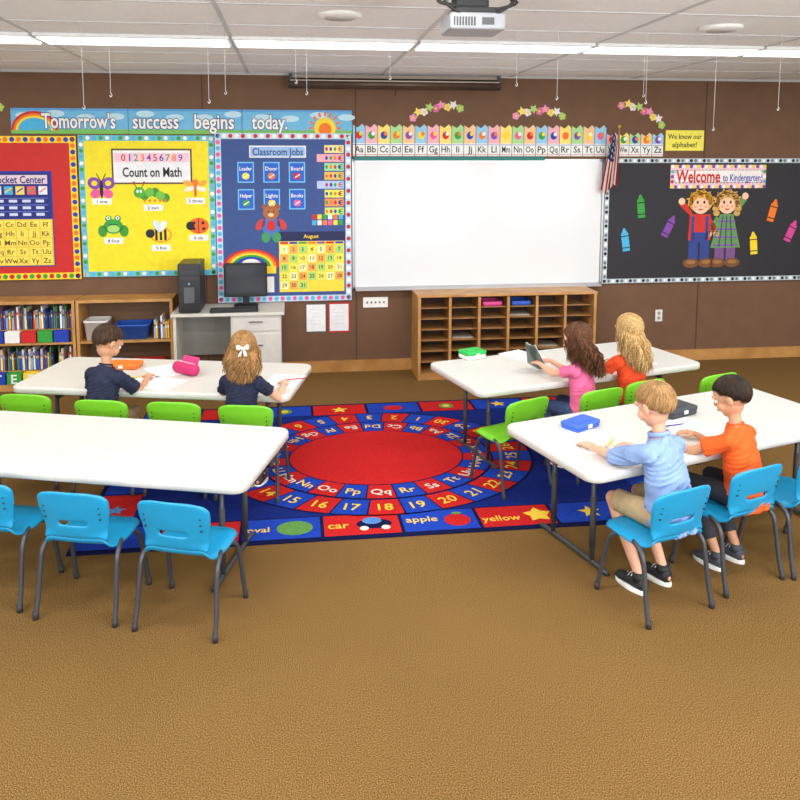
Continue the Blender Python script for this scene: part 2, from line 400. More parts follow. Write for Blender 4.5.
# black board
w,h=2.44,1.235;g=board(w,h,C(38,38,44))
scallop(g,w,h,.045,C(190,205,215),[BLACK,WHITE,C(110,120,130)],1,.045)
g.rect(.67,.94,1.68,1.17,C(240,200,210),1)
for i in range(26):
    for j in range(5):
        g.disc(.69+.039*i,.955+.05*j,.018,.018,[YEL,RED,PUR,CYA,C(240,240,240),GRN][(i*2+j)%6],2,8)
g.rect(.72,1.0,1.63,1.115,C(245,238,235),3);g.text("Welcome",.96,1.06,.12,RED,5,w=.46,off=.025);g.text("to Kindergarten",1.42,1.045,.07,BLUE,5,w=.40)
def kid(x,shirt,pants,hair,girl,up):
    if girl: g.poly([(x-.16,.34),(x+.16,.34),(x+.07,.68),(x-.07,.68)],shirt,3)
    else: g.poly([(x-.12,.42),(x+.12,.42),(x+.11,.68),(x-.11,.68)],shirt,3)
    for s in (-1,1):
        g.rect(x+s*.06-.05,.20,x+s*.06+.05,.44,pants,2);g.disc(x+s*.08,.19,.085,.048,BRN,4);g.disc(x+s*.08,.20,.05,.02,C(160,110,60),5)
        g.disc(x+s*.035,.80,.011,.017,BLACK,6,8);g.disc(x+s*.055,.755,.016,.012,C(240,150,130),6,8)
    if up<0: g.poly([(x-.11,.67),(x-.06,.66),(x-.16,.80),(x-.22,.77)],shirt,2);g.disc(x-.20,.81,.035,.035,SKINP,3)
    else: g.line((x-.08,.64),(x-.17,.50),.065,shirt,2);g.disc(x-.18,.48,.032,.032,SKINP,3)
    if up>0: g.poly([(x+.06,.66),(x+.10,.67),(x+.21,.82),(x+.15,.85)],shirt,2);g.disc(x+.19,.86,.035,.035,SKINP,3)
    else: g.line((x+.08,.64),(x+.17,.50),.065,shirt,2);g.disc(x+.18,.48,.032,.032,SKINP,3)
    g.disc(x,.80,.125,.105,hair,4)
    for k in range(11): a=pi*(k/10);g.star(x+.11*math.cos(a),.80+.095*math.sin(a),.05,hair,4,3,.5,k)
    if girl:
        for s in (-1,1):
            for k in range(3): g.disc(x+s*(.11+.012*(k%2)),.78-.045*k,.034,.03,hair,4)
    g.disc(x,.765,.085,.082,SKINP,5);g.poly([(x-.03,.735),(x+.03,.735),(x+.015,.722),(x-.015,.722)],RED,6);g.disc(x,.765,.01,.01,C(230,160,130),6,8)
    if girl:
        for k in range(4): g.rect(x-.13+.012*k,.36+.08*k,x+.13-.012*k,.375+.08*k,PUR,4)
        for k in range(3): g.line((x-.07+.07*k,.35),(x-.04+.04*k,.66),.012,C(60,60,110),5)
    else:
        g.rect(x-.09,.42,x-.06,.66,pants,4);g.rect(x+.06,.42,x+.09,.66,pants,4);g.rect(x-.09,.40,x+.09,.50,pants,4)
kid(1.00,C(205,45,40),C(45,65,140),C(225,165,60),False,-1)
kid(1.28,C(100,150,85),C(120,80,140),C(215,165,85),True,1)
top(g.finish("bulletin_board",mat4=wall_m(2.945,.81)),"black bulletin board with Welcome sign and two paper children","bulletin board")
cr=[(3.17,1.24,CYA,.15),(3.32,1.57,GRN,.1),(3.62,1.37,PUR,-.45),(4.72,1.52,ORG,-.25),(4.53,1.19,YEL,.1),(4.93,1.31,C(215,70,150),-.4)]
for x,z,c,r in cr:
    g=G();g.rect(-.038,-.11,.038,.07,c,1);g.poly([(-.03,.07),(.03,.07),(.008,.12),(-.008,.12)],c,1);g.rect(-.038,-.08,.038,-.07,BLACK,2);g.rect(-.038,.035,.038,.045,BLACK,2)
    g.box((0,-.02,0),(.07,.17,.0012),c)
    mm=wall_m(x,z,.0245)@Matrix.Rotation(r,4,'Z')
    top(g.finish("crayon_cutout",mat4=mm),"paper crayon cutout pinned on the black board","paper cutout","crayon cutouts on the black board")
# alphabet cards
for i,t in enumerate(al):
    g=G(.0008);w=.114;hh=.30 if i<21 else .23
    base=[C(150,205,235),C(240,180,190),C(250,225,120),C(170,220,150),C(245,200,150)][i%5]
    g.rect(0,0,w,.12,WHITE,1);g.poly([(0,.12),(w,.12),(w,hh-.03),(w*.75,hh),(w*.4,hh-.035),(0,hh-.01)],base,1)
    g.disc(w/2,.12+(hh-.15)*.5,.034,.038,[RED,GRN,BLUE,ORG,PUR,YEL,PNK][i%7],2,8);g.disc(w/2+.015,.12+(hh-.15)*.6,.018,.02,[YEL,WHITE,ORG][i%3],3,7)
    g.text(t,w/2,.065,.06,BLACK,2,w=.08,off=.012);g.rect(.004,.012,w-.004,.017,RED,2);g.rect(.004,.105,w-.004,.110,BLUE,2);g.rect(w-.003,0,w,hh-.03,C(150,160,170),2)
    top(g.finish("alphabet_card",mat4=wall_m(.475+.118*i,2.065,.001)),"illustrated alphabet card with letters above the whiteboard","alphabet card","row of alphabet cards")
g=G(.0008);g.rect(0,0,.40,.20,C(245,235,90),1);g.text("We know our",.2,.14,.05,BLACK,2,w=.35);g.text("alphabet!",.2,.06,.05,BLACK,2)
top(g.finish("wall_sign",mat4=wall_m(3.56,2.12,.001)),"yellow paper sign about knowing the alphabet","sign")
# garlands
for x,z,a in ((1.26,2.51,.20),(2.27,2.49,0),(3.32,2.50,-.42),(-2.86,2.60,-.3)):
    g=G();pts=[]
    for i in range(9):
        t=(i-4)/4;px=t*.23;py=.045*(1-t*t)-.03+(.012 if i%2 else -.012);pts.append((px,py));c=[C(245,150,190),C(250,225,110),C(240,235,235),C(170,215,110),C(225,110,160)][i%5]
        if i%2: g.star(px,py,.048,c,2,5,.5,i)
        else:
            for k in range(5): g.disc(px+.022*math.cos(k*2*pi/5+i),py+.022*math.sin(k*2*pi/5+i),.017,.017,c,1,8)
            g.disc(px,py,.012,.012,YEL,3,8)
    for i in range(8): g.line(pts[i],pts[i+1],.006,GRN,0)
    top(g.finish("flower_garland",mat4=wall_m(x,z,.002)@Matrix.Rotation(a,4,'Z')),"short arc of small pastel paper stars and flowers","garland","paper flower garlands")
# map roller
g=G();brz=M("roller_brown",(84,66,54),.35,.1,metal=.3)
g.tube([(-.12,-.1,2.72),(1.85,-.1,2.72)],.045,brz,16);g.box((.86,-.1,2.785),(1.95,.05,.03),C(150,140,130));g.tube([(-.1,-.148,2.745),(1.83,-.148,2.745)],.006,C(200,190,175),8)
for x in (-.1,1.83): g.box((x,-.07,2.75),(.03,.14,.11),C(60,60,60))
g.tube([(.86,-.1,2.68),(.86,-.1,2.61)],.004,BLACK,6)
top(g.finish("map_roller"),"dark roll-down map tube mounted under the ceiling","roller screen")
# flag
F=empty("flag",(3.02,0,2.0))
fr_=C(150,16,28,.8);fw_=C(215,212,205,.8);fb_=C(20,28,80,.8)
g=G();g.tube([(0.06,-.002,0),(-.02,-.18,.33)],.008,M("pole_wood",(150,110,60),.4,.1),8);g.ball((-.023,-.186,.345),.014,C(215,180,80));g.finish("flag_pole",F)
g=G();n=13;mm=20
fv=[]
for j in range(mm+1):
    for i in range(n*2+1):
        u=i/(n*2);v=j/mm
        wd=lerp(.07,.15,v**.8);xx=-.03+(u-.5)*wd-.05*v
        yy=-.13-.03*(1-v)*(1-u)+.020*math.sin(u*15+v*1.5)*(.3+v)
        zz=lerp(.31-.16*u,-.25-.05*math.sin(u*6),v)
        fv.append((xx,yy,zz))
for j in range(mm):
    for i in range(n*2):
        a=j*(n*2+1)+i;canton=(j<9 and i<15)
        c=fb_ if canton else (fr_ if (i//2)%2==0 else fw_)
        if canton and j%2==1 and i%4==1: c=fw_
        g.add([fv[a],fv[a+1],fv[a+n*2+2],fv[a+n*2+1]],[[0,1,2,3]],c,True)
g.finish("cloth",F);top(F,"American flag draped from an angled wooden pole","flag")
# wall plates / papers
g=G();g.box((0,0,.006),(.24,.10,.012),WHITE,.003);g.z0=.012
for i in range(5): g.disc(-.08+.04*i,.0,.01,.012,C(120,120,120),1,8)
top(g.finish("switch_plate",mat4=wall_m(.685,.67)),"wide white switch plate on brown wall","switch plate")
for x,l in ((.115,"plain white notice sheet in a dark frame"),(.335,"white notice sheet in a red frame")):
    g=G();g.box((0,0,.003),(.21,.29,.006),C(190,40,45) if 'red' in l else C(90,80,75));g.z0=.006;g.rect(-.09,-.13,.09,.13,C(235,238,240),1)
    for i in range(5): g.rect(-.06,.08-.035*i,.05,.084-.035*i,C(215,218,222),2)
    top(g.finish("notice_frame",mat4=wall_m(x,.53)),l,"notice")
g=G();g.box((0,0,.004),(.075,.12,.008),C(225,222,212),.002);g.z0=.008
for y in (-.025,.025): g.disc(0,y,.018,.016,C(150,150,145),1,10)
top(g.finish("power_outlet",mat4=wall_m(3.56,.47)),"cream electrical outlet on brown wall","outlet")

# ================= FURNITURE AT WALL =================
CB=empty("cubby_cabinet",(1.885,-.21,0))
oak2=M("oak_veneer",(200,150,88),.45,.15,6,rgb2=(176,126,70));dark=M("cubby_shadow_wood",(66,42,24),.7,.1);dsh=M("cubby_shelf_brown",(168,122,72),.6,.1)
W=1.70;H=.80;D_=.38
g=G()
g.box((0,0,H-.0125),(W+.02,D_,.025),oak2,.004)
for sx in (-1,1): g.box((sx*(W/2-.0125),0,(H-.025)/2),(.025,D_,H-.025),oak2)
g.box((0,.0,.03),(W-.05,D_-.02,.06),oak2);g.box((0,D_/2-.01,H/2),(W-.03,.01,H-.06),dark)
g.finish("body",CB)
g=G();nc=6;ww=(W-.05)/nc
for i in range(1,nc): g.box((-W/2+.025+ww*i,.006,.415),(.016,D_-.04,.71),C(150,106,60));g.box((-W/2+.025+ww*i,-D_/2+.012,.415),(.024,.012,.71),oak2)
g.finish("divider",CB)
g=G();nr=7;sh=.71/nr
for i in range(nc):
    for j in range(1,nr): g.box((-W/2+.025+ww*(i+.5),.012,.06+sh*j),(ww-.020,D_-.05,.006),dsh)
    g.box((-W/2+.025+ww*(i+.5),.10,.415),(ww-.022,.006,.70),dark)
g.finish("shelf",CB);top(CB,"low oak mail cubby cabinet with many open slots","cubby cabinet")
gp=G();gp.box((0,0,.004),(.2,.18,.008),C(190,180,165));gp.box((.01,.01,.010),(.19,.16,.004),C(175,168,155))
pk=None
for (i,j) in ((1,3),(3,5),(4,2)):
    x=1.885-W/2+.025+ww*(i+.5);z=.06+sh*j+.004
    if pk is None: pk=top(gp.finish("paper_stack",loc=(x,-.22,z)),"stack of papers inside a cubby slot","papers","paper stacks in the cubby")
    else:
        o=pk.copy();COL.objects.link(o);o.location=(x+random.uniform(-.01,.01),-.22,z);o.rotation_euler=(0,0,random.uniform(-.06,.06))
for (i,j,c,l) in ((2,6,C(215,70,140),"pink plastic tray in top cubby slot"),(3,6,C(50,95,200),"blue plastic tray in top cubby slot")):
    g=G();g.rstack(.19,.20,.02,[(.01,0),(0,.01),(0,.045),(.006,.045),(.01,.012)],c)
    top(g.finish("storage_tray",loc=(1.885-W/2+.025+ww*(i+.5),-.25,.064+sh*j)),l,"tray")
# bookcases
def bookcase(cx,w,rows):
    e=empty("bookcase",(cx,-.16,0));g=G();H=.80;D=.30
    g.box((0,0,H-.0125),(w,D,.025),oak2,.003)
    for sx in (-1,1): g.box((sx*(w/2-.0125),0,(H-.025)/2),(.025,D,H-.025),oak2)
    g.box((0,D/2-.006,H/2),(w-.05,.008,H-.06),C(110,80,52));g.box((0,0,.03),(w-.05,D-.02,.06),oak2)
    g.finish("body",e)
    for z in rows:
        g=G();g.box((0,-.002,z),(w-.05,D-.02,.018),oak2);g.finish("shelf",e)
    return e
top(bookcase(-2.46,.90,[.42]),"low oak bookcase packed with picture books and bins","bookcase")
top(bookcase(-1.585,.83,[.42]),"low oak bookcase beside the computer desk","bookcase")
protos=[]
cols=[C(190,50,45),C(60,90,170),C(235,225,200),C(90,140,80),C(240,190,70),C(150,170,200),C(110,60,110),C(245,245,240),C(40,50,80),C(220,130,70)]
for i,c in enumerate(cols):
    g=G();t=.011+.004*(i%3);hh=.15+.018*(i%4)
    g.box((0,-.003,hh/2),(t,.17,hh),c,.001,1);g.box((0,.002,hh/2),(t-.004,.17,hh-.004),WHITE);g.box((0,-.0885,hh*.7),(t*.8,.0015,hh*.12),cols[(i+3)%10])
    protos.append((g,t))
pob=[None]*10
def books(x0,x1,z,yy=-.17):
    x=x0
    while x<x1:
        i=random.randrange(10);g,t=protos[i]
        if pob[i] is None: pob[i]=o=top(g.finish("book"),"thin picture book standing upright on bookcase shelf","book","picture books on the bookcase shelves")
        else: o=pob[i].copy();COL.objects.link(o)
        o.location=(x,yy+random.uniform(-.008,.008),z);o.rotation_euler=(0,random.uniform(-.03,.03),0)
        x+=t+random.uniform(.002,.007)
        if random.random()<.05:x+=.03
books(-2.86,-2.05,.432+.105,-.13);books(-2.86,-2.05,.063+.105,-.13);books(-1.34,-1.21,.432)
def bin_(x,z,c,t,w=.125):
    g=G();g.box((0,-.028,.05),(w,.010,.10),c,.003);g.box((0,.028,.05),(w,.010,.10),c)
    for s in (-1,1): g.box((s*(w/2-.005),0,.05),(.01,.06,.10),c)
    g.box((0,0,.006),(w,.06,.01),c)
    if t:
        g.T=wall_m(0,0,.034);g.text(t,0,.05,.08,WHITE if c!=WHITE else BLUE,1,off=.02)
    return top(g.finish("book_bin",loc=(x,-.268,z)),"small letter bin on bookcase shelf","bin","lettered bins on the bookcase")
for i in range(6): bin_(-2.82+.137*i,.431,[YEL,BLUE,WHITE,RED,GRN,BLUE][i],"")
for i,t in enumerate(["","T","E","F","I",""]): bin_(-2.82+.137*i,.061,[BLUE,BLUE,GRN,YEL,RED,BLUE][i],t)
for z in (.430,.061):
    g=G();g.box((0,0,.052),(.84,.19,.104),oak2);top(g.finish("book_riser",loc=(-2.46,-.125,z)),"wooden riser under the back row of books","riser")
def basket(c,x,z,l,w=.28,h=.14):
    g=G();g.rstack(w,.22,.03,[(.02,0),(.0,h),(-.006,h),(-.006,h+.015),(.004,h+.015),(.02,.02)],c);top(g.finish("storage_basket",loc=(x,-.17,z)),l,"basket")
basket(C(240,240,238),-1.85,.431,"white plastic basket on bookcase shelf",.20,.16);basket(C(40,90,190),-1.54,.431,"blue plastic basket on upper bookcase shelf",.30,.12)
basket(C(40,90,190),-1.80,.063,"blue plastic basket on lower bookcase shelf");basket(C(200,50,50),-1.42,.063,"red plastic basket on bookcase shelf")
# desk
DK=empty("computer_desk",(-.67,-.26,0));gr=M("desk_laminate",(206,204,196),.5,.03)
g=G();g.box((0,0,.68),(.98,.48,.028),gr,.005);g.finish("desktop",DK)
g=G();g.box((-.46,0,.333),(.025,.44,.666),gr);g.box((0,.2,.42),(.92,.015,.4),C(150,148,142));g.finish("side_panel",DK)
g=G();g.box((.24,0,.35),(.44,.42,.63),gr,.003);g.box((.24,.01,.02),(.42,.38,.04),BLACK);g.finish("pedestal",DK)
for z,hh in ((.585,.12),(.33,.34)):
    g=G();g.box((.24,-.214,z),(.41,.014,hh),C(205,203,196),.003);d=g.finish("drawer",DK)
    g=G();g.box((.24,-.229,z+hh*.2),(.12,.012,.012),C(110,110,110),.003);g.finish("handle",d)
top(DK,"pale grey laminate computer desk with drawers","desk")
PC=empty("computer_tower",(-1.00,-.27,.694));g=G();g.box((0,0,.22),(.19,.38,.43),M("pc_black",(38,38,42),.4,.05),.008);g.box((0,-.19,.015),(.16,.02,.02),BLACK);g.finish("case",PC)
g=G();g.box((0,-.193,.36),(.15,.008,.04),C(60,60,66),.002);g.box((0,-.193,.31),(.15,.008,.035),C(60,60,66),.002);g.box((0,-.193,.16),(.09,.008,.14),C(90,92,98),.003);g.ball((0,-.196,.26),(.009,.004,.009),C(120,170,220));g.finish("front_panel",PC)
top(PC,"black desktop computer tower on the desk","computer")
MN=empty("monitor",(-.53,-.16,.694));g=G();g.box((0,0,.24),(.39,.04,.31),C(30,30,33),.008);g.finish("casing",MN)
g=G();g.box((0,-.021,.245),(.35,.003,.265),M("screen_glass",(60,64,72),.12,.02));g.finish("screen",MN)
g=G();g.box((0,.02,.06),(.06,.03,.12),BLACK);g.rstack(.22,.16,.05,[(0,0),(0,.01),(.02,.016)],BLACK);g.finish("stand",MN);top(MN,"black flat computer monitor with a dark screen","monitor")
g=G();g.box((0,0,.01),(.42,.15,.02),C(35,35,38),.005)
for r in range(4):
    for c in range(14): g.box((-.18+.0275*c,-.045+.03*r,.023),(.022,.024,.007),C(60,60,64))
top(g.finish("keyboard",loc=(-.62,-.40,.694),rot=.05),"black computer keyboard on the desk","keyboard")
# projector
PJ=empty("ceiling_projector",(.66,-3.9,2.555));g=G();g.box((0,0,.035),(.235,.20,.07),M("projector_shell",(142,144,150),.4,.02),.012,3)
for i in range(8): g.box((-.1+.012*i,-.101,.032),(.006,.004,.035),C(60,60,62))
g.box((.04,-.101,.034),(.05,.004,.028),C(70,70,76))
g.finish("shell",PJ)
g=G();g.tube([(.07,.095,.035),(.07,.125,.035)],[.024,.028],BLACK,16);g.finish("lens",PJ)
g=G();g.tube([(0,0,.07),(0,0,.26)],.018,C(40,40,42),12);g.box((0,-.02,.080),(.19,.15,.022),C(30,30,32),.004);g.box((0,0,.252),(.14,.14,.012),WHITE)
for s,k in ((-1,.0),(1,.0),(-1,.03),(1,.02)): g.tube(catmull([(s*.07,-.09,.06+k),(s*(.14+k),-.10,.11),(s*(.10-k),-.06,.16),(s*.02,.02,.25)]),.007,BLACK,6)
g.box((-.02,-.03,.12),(.14,.10,.06),BLACK,.01);g.finish("mount",PJ)
top(PJ,"grey projector on a ceiling mount with black cables","projector")
for i,(x,y) in enumerate(((.17,-2.87),(2.455,-2.75))):
    g=G();g.tube([(0,0,0),(0,0,-.012),(0,0,-.02)],[.12,.12,.10],WHITE,28);g.tube([(0,0,-.018),(0,0,-.022)],[.085,.085],C(200,200,200),24)
    top(g.finish("ceiling_speaker",loc=(x,y,CZ)),"round white speaker cover in the ceiling","speaker","round ceiling speakers")
for x,y,z in ((-1.29,-2.5,2.34),(-1.16,-2.4,2.42),(-.58,-2.5,2.38),(-.50,-2.3,2.45),(-.07,-2.5,2.5),(.0,-2.2,2.46),(.52,-2.3,2.55),(1.28,-2.5,2.5),(1.54,-2.5,2.42),(2.12,-2.5,2.4),(2.2,-2.3,2.46),(2.64,-2.4,2.24),(2.95,-2.6,2.36)):
    g=G();g.tube([(0,0,0),(0,0,z-CZ)],.0015,C(225,225,225),4)
    g.tube(catmull([(0,0,z-CZ),(.007,0,z-CZ-.012),(0,0,z-CZ-.022),(-.007,0,z-CZ-.012)]),.002,WHITE,5)
    top(g.finish("hanging_string",loc=(x,y,CZ)),"thin white string with a hook hanging from the ceiling","string","strings hanging from the ceiling")

# ================= RUG =================
HW,HH=1.76,1.115;g=G(.0006)
def rm(n,c,c2): return M(n,c,.95,.1,120,rgb2=c2,bump=.4,bscale=250,spec=.1)
rB=rm("rug_blue",(14,30,104),(24,44,126));rR=rm("rug_red",(176,26,30),(198,40,38));rY=rm("rug_yellow",(225,185,50),(240,205,80));rG=rm("rug_green",(80,130,60),(100,150,80));rN=rm("rug_navy",(12,16,56),(18,25,70));rC=rm("rug_sky",(70,120,190),(90,140,200));rW=rm("rug_white",(205,205,195),(225,225,215));rB2=rm("rug_bright_blue",(24,56,160),(34,70,180))
g.box((0,0,.005),(2*HW,2*HH,.01),rN,.003);g.z0=.01
g.rect(-HW+.03,-HH+.03,HW-.03,HH-.03,rB,1)
bw=.26;sq=2*HW/8
for i in range(8):
    for s in (-1,1):
        y0,y1=(-HH+.03,-HH+bw) if s<0 else (HH-bw,HH-.03)
        c=rR if i%2 else rB2
        x0=-HW+sq*i+.010;x1=x0+sq-.020;g.rect(x0,y0,x1,y1,c,2);g.rect(x0-.010,y0-.010,x1+.010,y1+.010,rN,1.5)
        cx=(x0+x1)/2;cy=(y0+y1)/2
        if s<0 and i==2: g.text("oval",cx-.13,cy,.055,rY,3);g.disc(cx+.07,cy,.10,.08,rG,3)
        elif s<0 and i==3: g.text("car",cx-.13,cy,.065,rY,3);g.disc(cx+.07,cy,.10,.055,rN,3);g.disc(cx+.06,cy+.035,.055,.04,rC,4);g.disc(cx+.01,cy-.05,.025,.025,rW,5);g.disc(cx+.13,cy-.05,.025,.025,rW,5)
        elif s<0 and i==4: g.text("apple",cx-.1,cy+.02,.06,rY,3);g.disc(cx+.10,cy-.01,.075,.07,rR,3);g.disc(cx+.11,cy+.07,.03,.015,rG,4)
        elif s<0 and i==5: g.text("yellow",cx-.09,cy-.02,.06,rY,3,w=.22);g.star(cx+.13,cy,.085,rY,3,5,.6)
        elif i%3==0: g.star(cx,cy,.07,rY,3)
        elif i%3==1: g.disc(cx,cy,.08,.055,rC if c==rR else rR,3)
        else: g.disc(cx,cy,.06,.06,rG,3);g.disc(cx,cy,.03,.03,rY,4)
for i in range(4):
    for s in (-1,1):
        y0=-HH+bw+.012+i*(2*HH-2*bw)/4;y1=y0+(2*HH-2*bw)/4-.024;x0,x1=(-HW+.03,-HW+bw) if s<0 else (HW-bw,HW-.03)
        c=rB2 if (i+(s>0))%2 else rR;g.rect(x0,y0,x1,y1,c,2);g.star((x0+x1)/2,(y0+y1)/2,.06,rY if i%2 else rC,3)
CX,CY=-.03,-.01
def ell(k,rx,ry,n=64):
    return [(CX+rx*math.cos(2*pi*i/n),CY+ry*math.sin(2*pi*i/n)) for i in range(n)]
g.poly(ell(0,1.08,.875),rN,2)
def ring(n,a0,rx0,ry0,rx1,ry1,colf,txt,th,tc,l,tw=None):
    for i in range(n):
        ac=a0+2*pi*i/n;da=pi/n*.95;P=[]
        for k in range(5): a=ac-da+2*da*k/4;P.append((CX+rx1*math.cos(a),CY+ry1*math.sin(a)))
        for k in range(5): a=ac+da-2*da*k/4;P.append((CX+rx0*math.cos(a),CY+ry0*math.sin(a)))
        g.poly(P,colf(i),l)
        g.text(txt(i),CX+(rx0+rx1)/2*math.cos(ac),CY+(ry0+ry1)/2*math.sin(ac),th,tc(i),l+1,ac+pi/2,w=tw)
ring(30,math.radians(-92-17*12),.80,.675,1.06,.86,lambda i:rR if i%2 else rB2,lambda i:str(i+1),.08,lambda i:rY,3)
g.poly(ell(0,.79,.665),rN,4)
ring(26,math.radians(-93)-16*2*pi/26,.60,.475,.785,.655,lambda i:rB2 if i%2 else rR,lambda i:al[i],.07,lambda i:rY if i%2 else rW,5)
g.poly(ell(0,.59,.465),rR,6)
top(g.finish("area_rug",loc=(.48,-2.13,0)),"blue and red alphabet rug with oval letter and number rings","rug")

# ================= TABLES =================
ttop=M("table_plastic",(212,211,206),.42,.02,30,bump=.12,bscale=220)
steel=M("grey_powder_steel",(76,78,84),.4,.05,metal=.35)
TH=.581
def table():
    e=empty("folding_table",(0,0,0))
    g=G();g.rstack(1.83,.76,.07,[(.03,TH-.035),(.008,TH-.045),(0,TH-.038),(0,TH-.010),(.004,TH-.003),(.011,TH)],ttop)
    g.finish("tabletop",e)
    for s in (-1,1):
        g=G();x=s*.72
        g.tube(catmull([(x,-.275,.010),(x,-.25,.016),(x,-.18,.020),(x,.18,.020),(x,.25,.016),(x,.275,.010)],3),.0135,steel,10)
        for y in (-.16,.16):
            g.tube([(x,y,.02),(x,y,TH-.04)],.0125,steel,10);g.tube([(x,y,.10),(x,y,.36)],.0155,C(60,62,66),10)
        g.tube([(x,-.16,.44),(x,.16,.44)],.009,steel,8);g.tube([(x,-.24,TH-.055),(x,.24,TH-.055)],.011,steel,8)
        g.tube([(x,0,.44),(x-s*.32,0,TH-.045)],.008,steel,8)
        for y in (-.268,.268): g.ball((x,y,.012),(.016,.018,.011),BLACK,10,6)
        g.finish("leg_frame",e)
    g=G();g.box((0,-.3,TH-.05),(1.5,.02,.03),steel);g.box((0,.3,TH-.05),(1.5,.02,.03),steel);g.finish("side_rail",e)
    return e
T={}
t0=table();TL={"BL":(-.944,-1.971,-.228),"BR":(1.833,-2.001,.262),"FL":(-1.105,-3.199,-.281),"FR":(2.017,-3.279,.286)}
for i,(k,(x,y,r)) in enumerate(TL.items()):
    if i==0: t0.location=(x,y,0);t0.rotation_euler=(0,0,r);t=t0;top(t,"","folding table")
    else: t=clone(t0,(x,y,0),r)
    t["label"]={"BL":"off-white folding table with papers, orange box and pink case","BR":"off-white folding table with green box and open book","FL":"empty off-white folding table beside blue chairs","FR":"off-white folding table with blue box and worksheets"}[k]
    T[k]=t

# ================= CHAIRS =================
def chair(mat):
    e=empty("kids_chair",(0,0,0))
    def shell(rows,slot):
        nu=15;g=G();vs=[];fs=[]
        for (y,z,hw,isb) in rows:
            for i in range(nu):
                u=-1+2*i/(nu-1);a=abs(u)
                uu=u
                if isb: vs.append((uu*hw,y+.022*u*u+(.010 if a>.95 else 0),z-(.0 if not isb=='t' else .018*a**4)))
                else: vs.append((uu*hw,y-(.02*a**4 if isb is None else 0),z+.006*u*u-(.020 if a>.95 else 0)))
        for j in range(len(rows)-1):
            for i in range(nu-1):
                if slot and j==slot and 4<=i<=9: continue
                fs.append([j*nu+i,j*nu+i+1,(j+1)*nu+i+1,(j+1)*nu+i])
        g.add(vs,fs,mat,True);return g
    seat=[(.178,.300,.135,None),(.176,.318,.150,None),(.162,.331,.163,None),(.12,.336,.170,False),(.05,.331,.173,False),(-.03,.329,.172,False),(-.09,.333,.165,False),(-.125,.350,.155,False),(-.140,.375,.148,False)]
    back=[(-.140,.375,.148,False),(-.148,.405,.148,True),(-.153,.428,.150,True),(-.155,.440,.152,True),(-.159,.464,.156,True),(-.161,.474,.158,True),(-.172,.52,.167,True),(-.180,.56,.168,True),(-.186,.590,.160,'t'),(-.189,.605,.140,'t')]
    for nm,rows,sl in (("seat",seat,0),("backrest",back,3)):
        gg=shell(rows,sl)
        o=gg.finish(nm,e)
        md=o.modifiers.new("thick","SOLIDIFY");md.thickness=.012;md.offset=0
        md=o.modifiers.new("smooth","SUBSURF");md.levels=1;md.render_levels=1
    g=G();dm=C(30,60,40)
    for sx in (-1,1):
        for k in range(3):
            u=sx*(.80);zc=.475+.028*k;yc=-.161-.16*(zc-.475)-.0105+.022*u*u
            g.tube([(u*.16,yc+.004,zc),(u*.16,yc-.0015,zc)],.0045,dm,8)
    g.finish("vent_holes",e)
    for sx in (-1,1):
        for sy in (-1,1):
            g=G();P=[(sx*.12,sy*.02,.316),(sx*.155,sy*.075,.312),(sx*.174,sy*.105,.28),(sx*.180,sy*.125,.20),(sx*.184,sy*.145,.10),(sx*.187,sy*.162,.012)]
            if sy<0: P=[(sx*.140,.0,.316),(sx*.168,-.06,.325),(sx*.178,-.11,.30),(sx*.180,-.13,.22),(sx*.184,-.15,.10),(sx*.187,-.172,.012)]
            g.tube(catmull(P,5),.0108,steel,10);p=Vector(P[-1]);g.tube([p+V(0,0,-.012),p+V(0,0,.022)],.0128,C(50,50,54),10);g.finish("leg",e)
    return e
cblue=M("chair_plastic_blue",(22,146,196),.38,.03,30,bump=.1,bscale=250);cgreen=M("chair_plastic_green",(116,198,42),.38,.03,30,bump=.1,bscale=250)
cb=chair(cblue);cg=chair(cgreen)
blue=[(-.57,-3.81,-.33,"blue plastic kids chair at the empty table"),(-1.03,-3.66,-.26,"blue plastic kids chair at the empty table"),(-1.48,-3.50,-.26,"blue plastic kids chair at the empty table"),
(1.54,-3.94,.30,"blue plastic kids chair holding boy in light blue shirt"),(2.01,-3.76,.30,"blue plastic kids chair holding boy in orange shirt"),(2.42,-3.66,.30,"empty blue plastic kids chair beside boy in orange")]
green=[(-1.72,-2.20,-.2,"empty green plastic kids chair with grey legs"),(-1.23,-2.37,-.2,"green plastic kids chair holding boy in navy shirt"),(-.79,-2.46,-.2,"empty green plastic kids chair with grey legs"),(-.36,-2.57,-.2,"green plastic kids chair holding girl in navy"),
(1.24,-2.66,.40,"empty green plastic kids chair turned slightly outward"),(1.78,-2.52,.3,"green plastic kids chair holding girl in pink"),(2.14,-2.37,.3,"green plastic kids chair holding girl in orange"),(2.70,-2.29,.3,"empty green plastic kids chair with grey legs")]
for proto,lst,gn in ((cb,blue,"blue kids chairs"),(cg,green,"green kids chairs")):
    for i,(x,y,r,l) in enumerate(lst):
        if i==0: proto.location=(x,y,0);proto.rotation_euler=(0,0,r);top(proto,l,"chair",gn)
        else: clone(proto,(x,y,0),r,label=l)

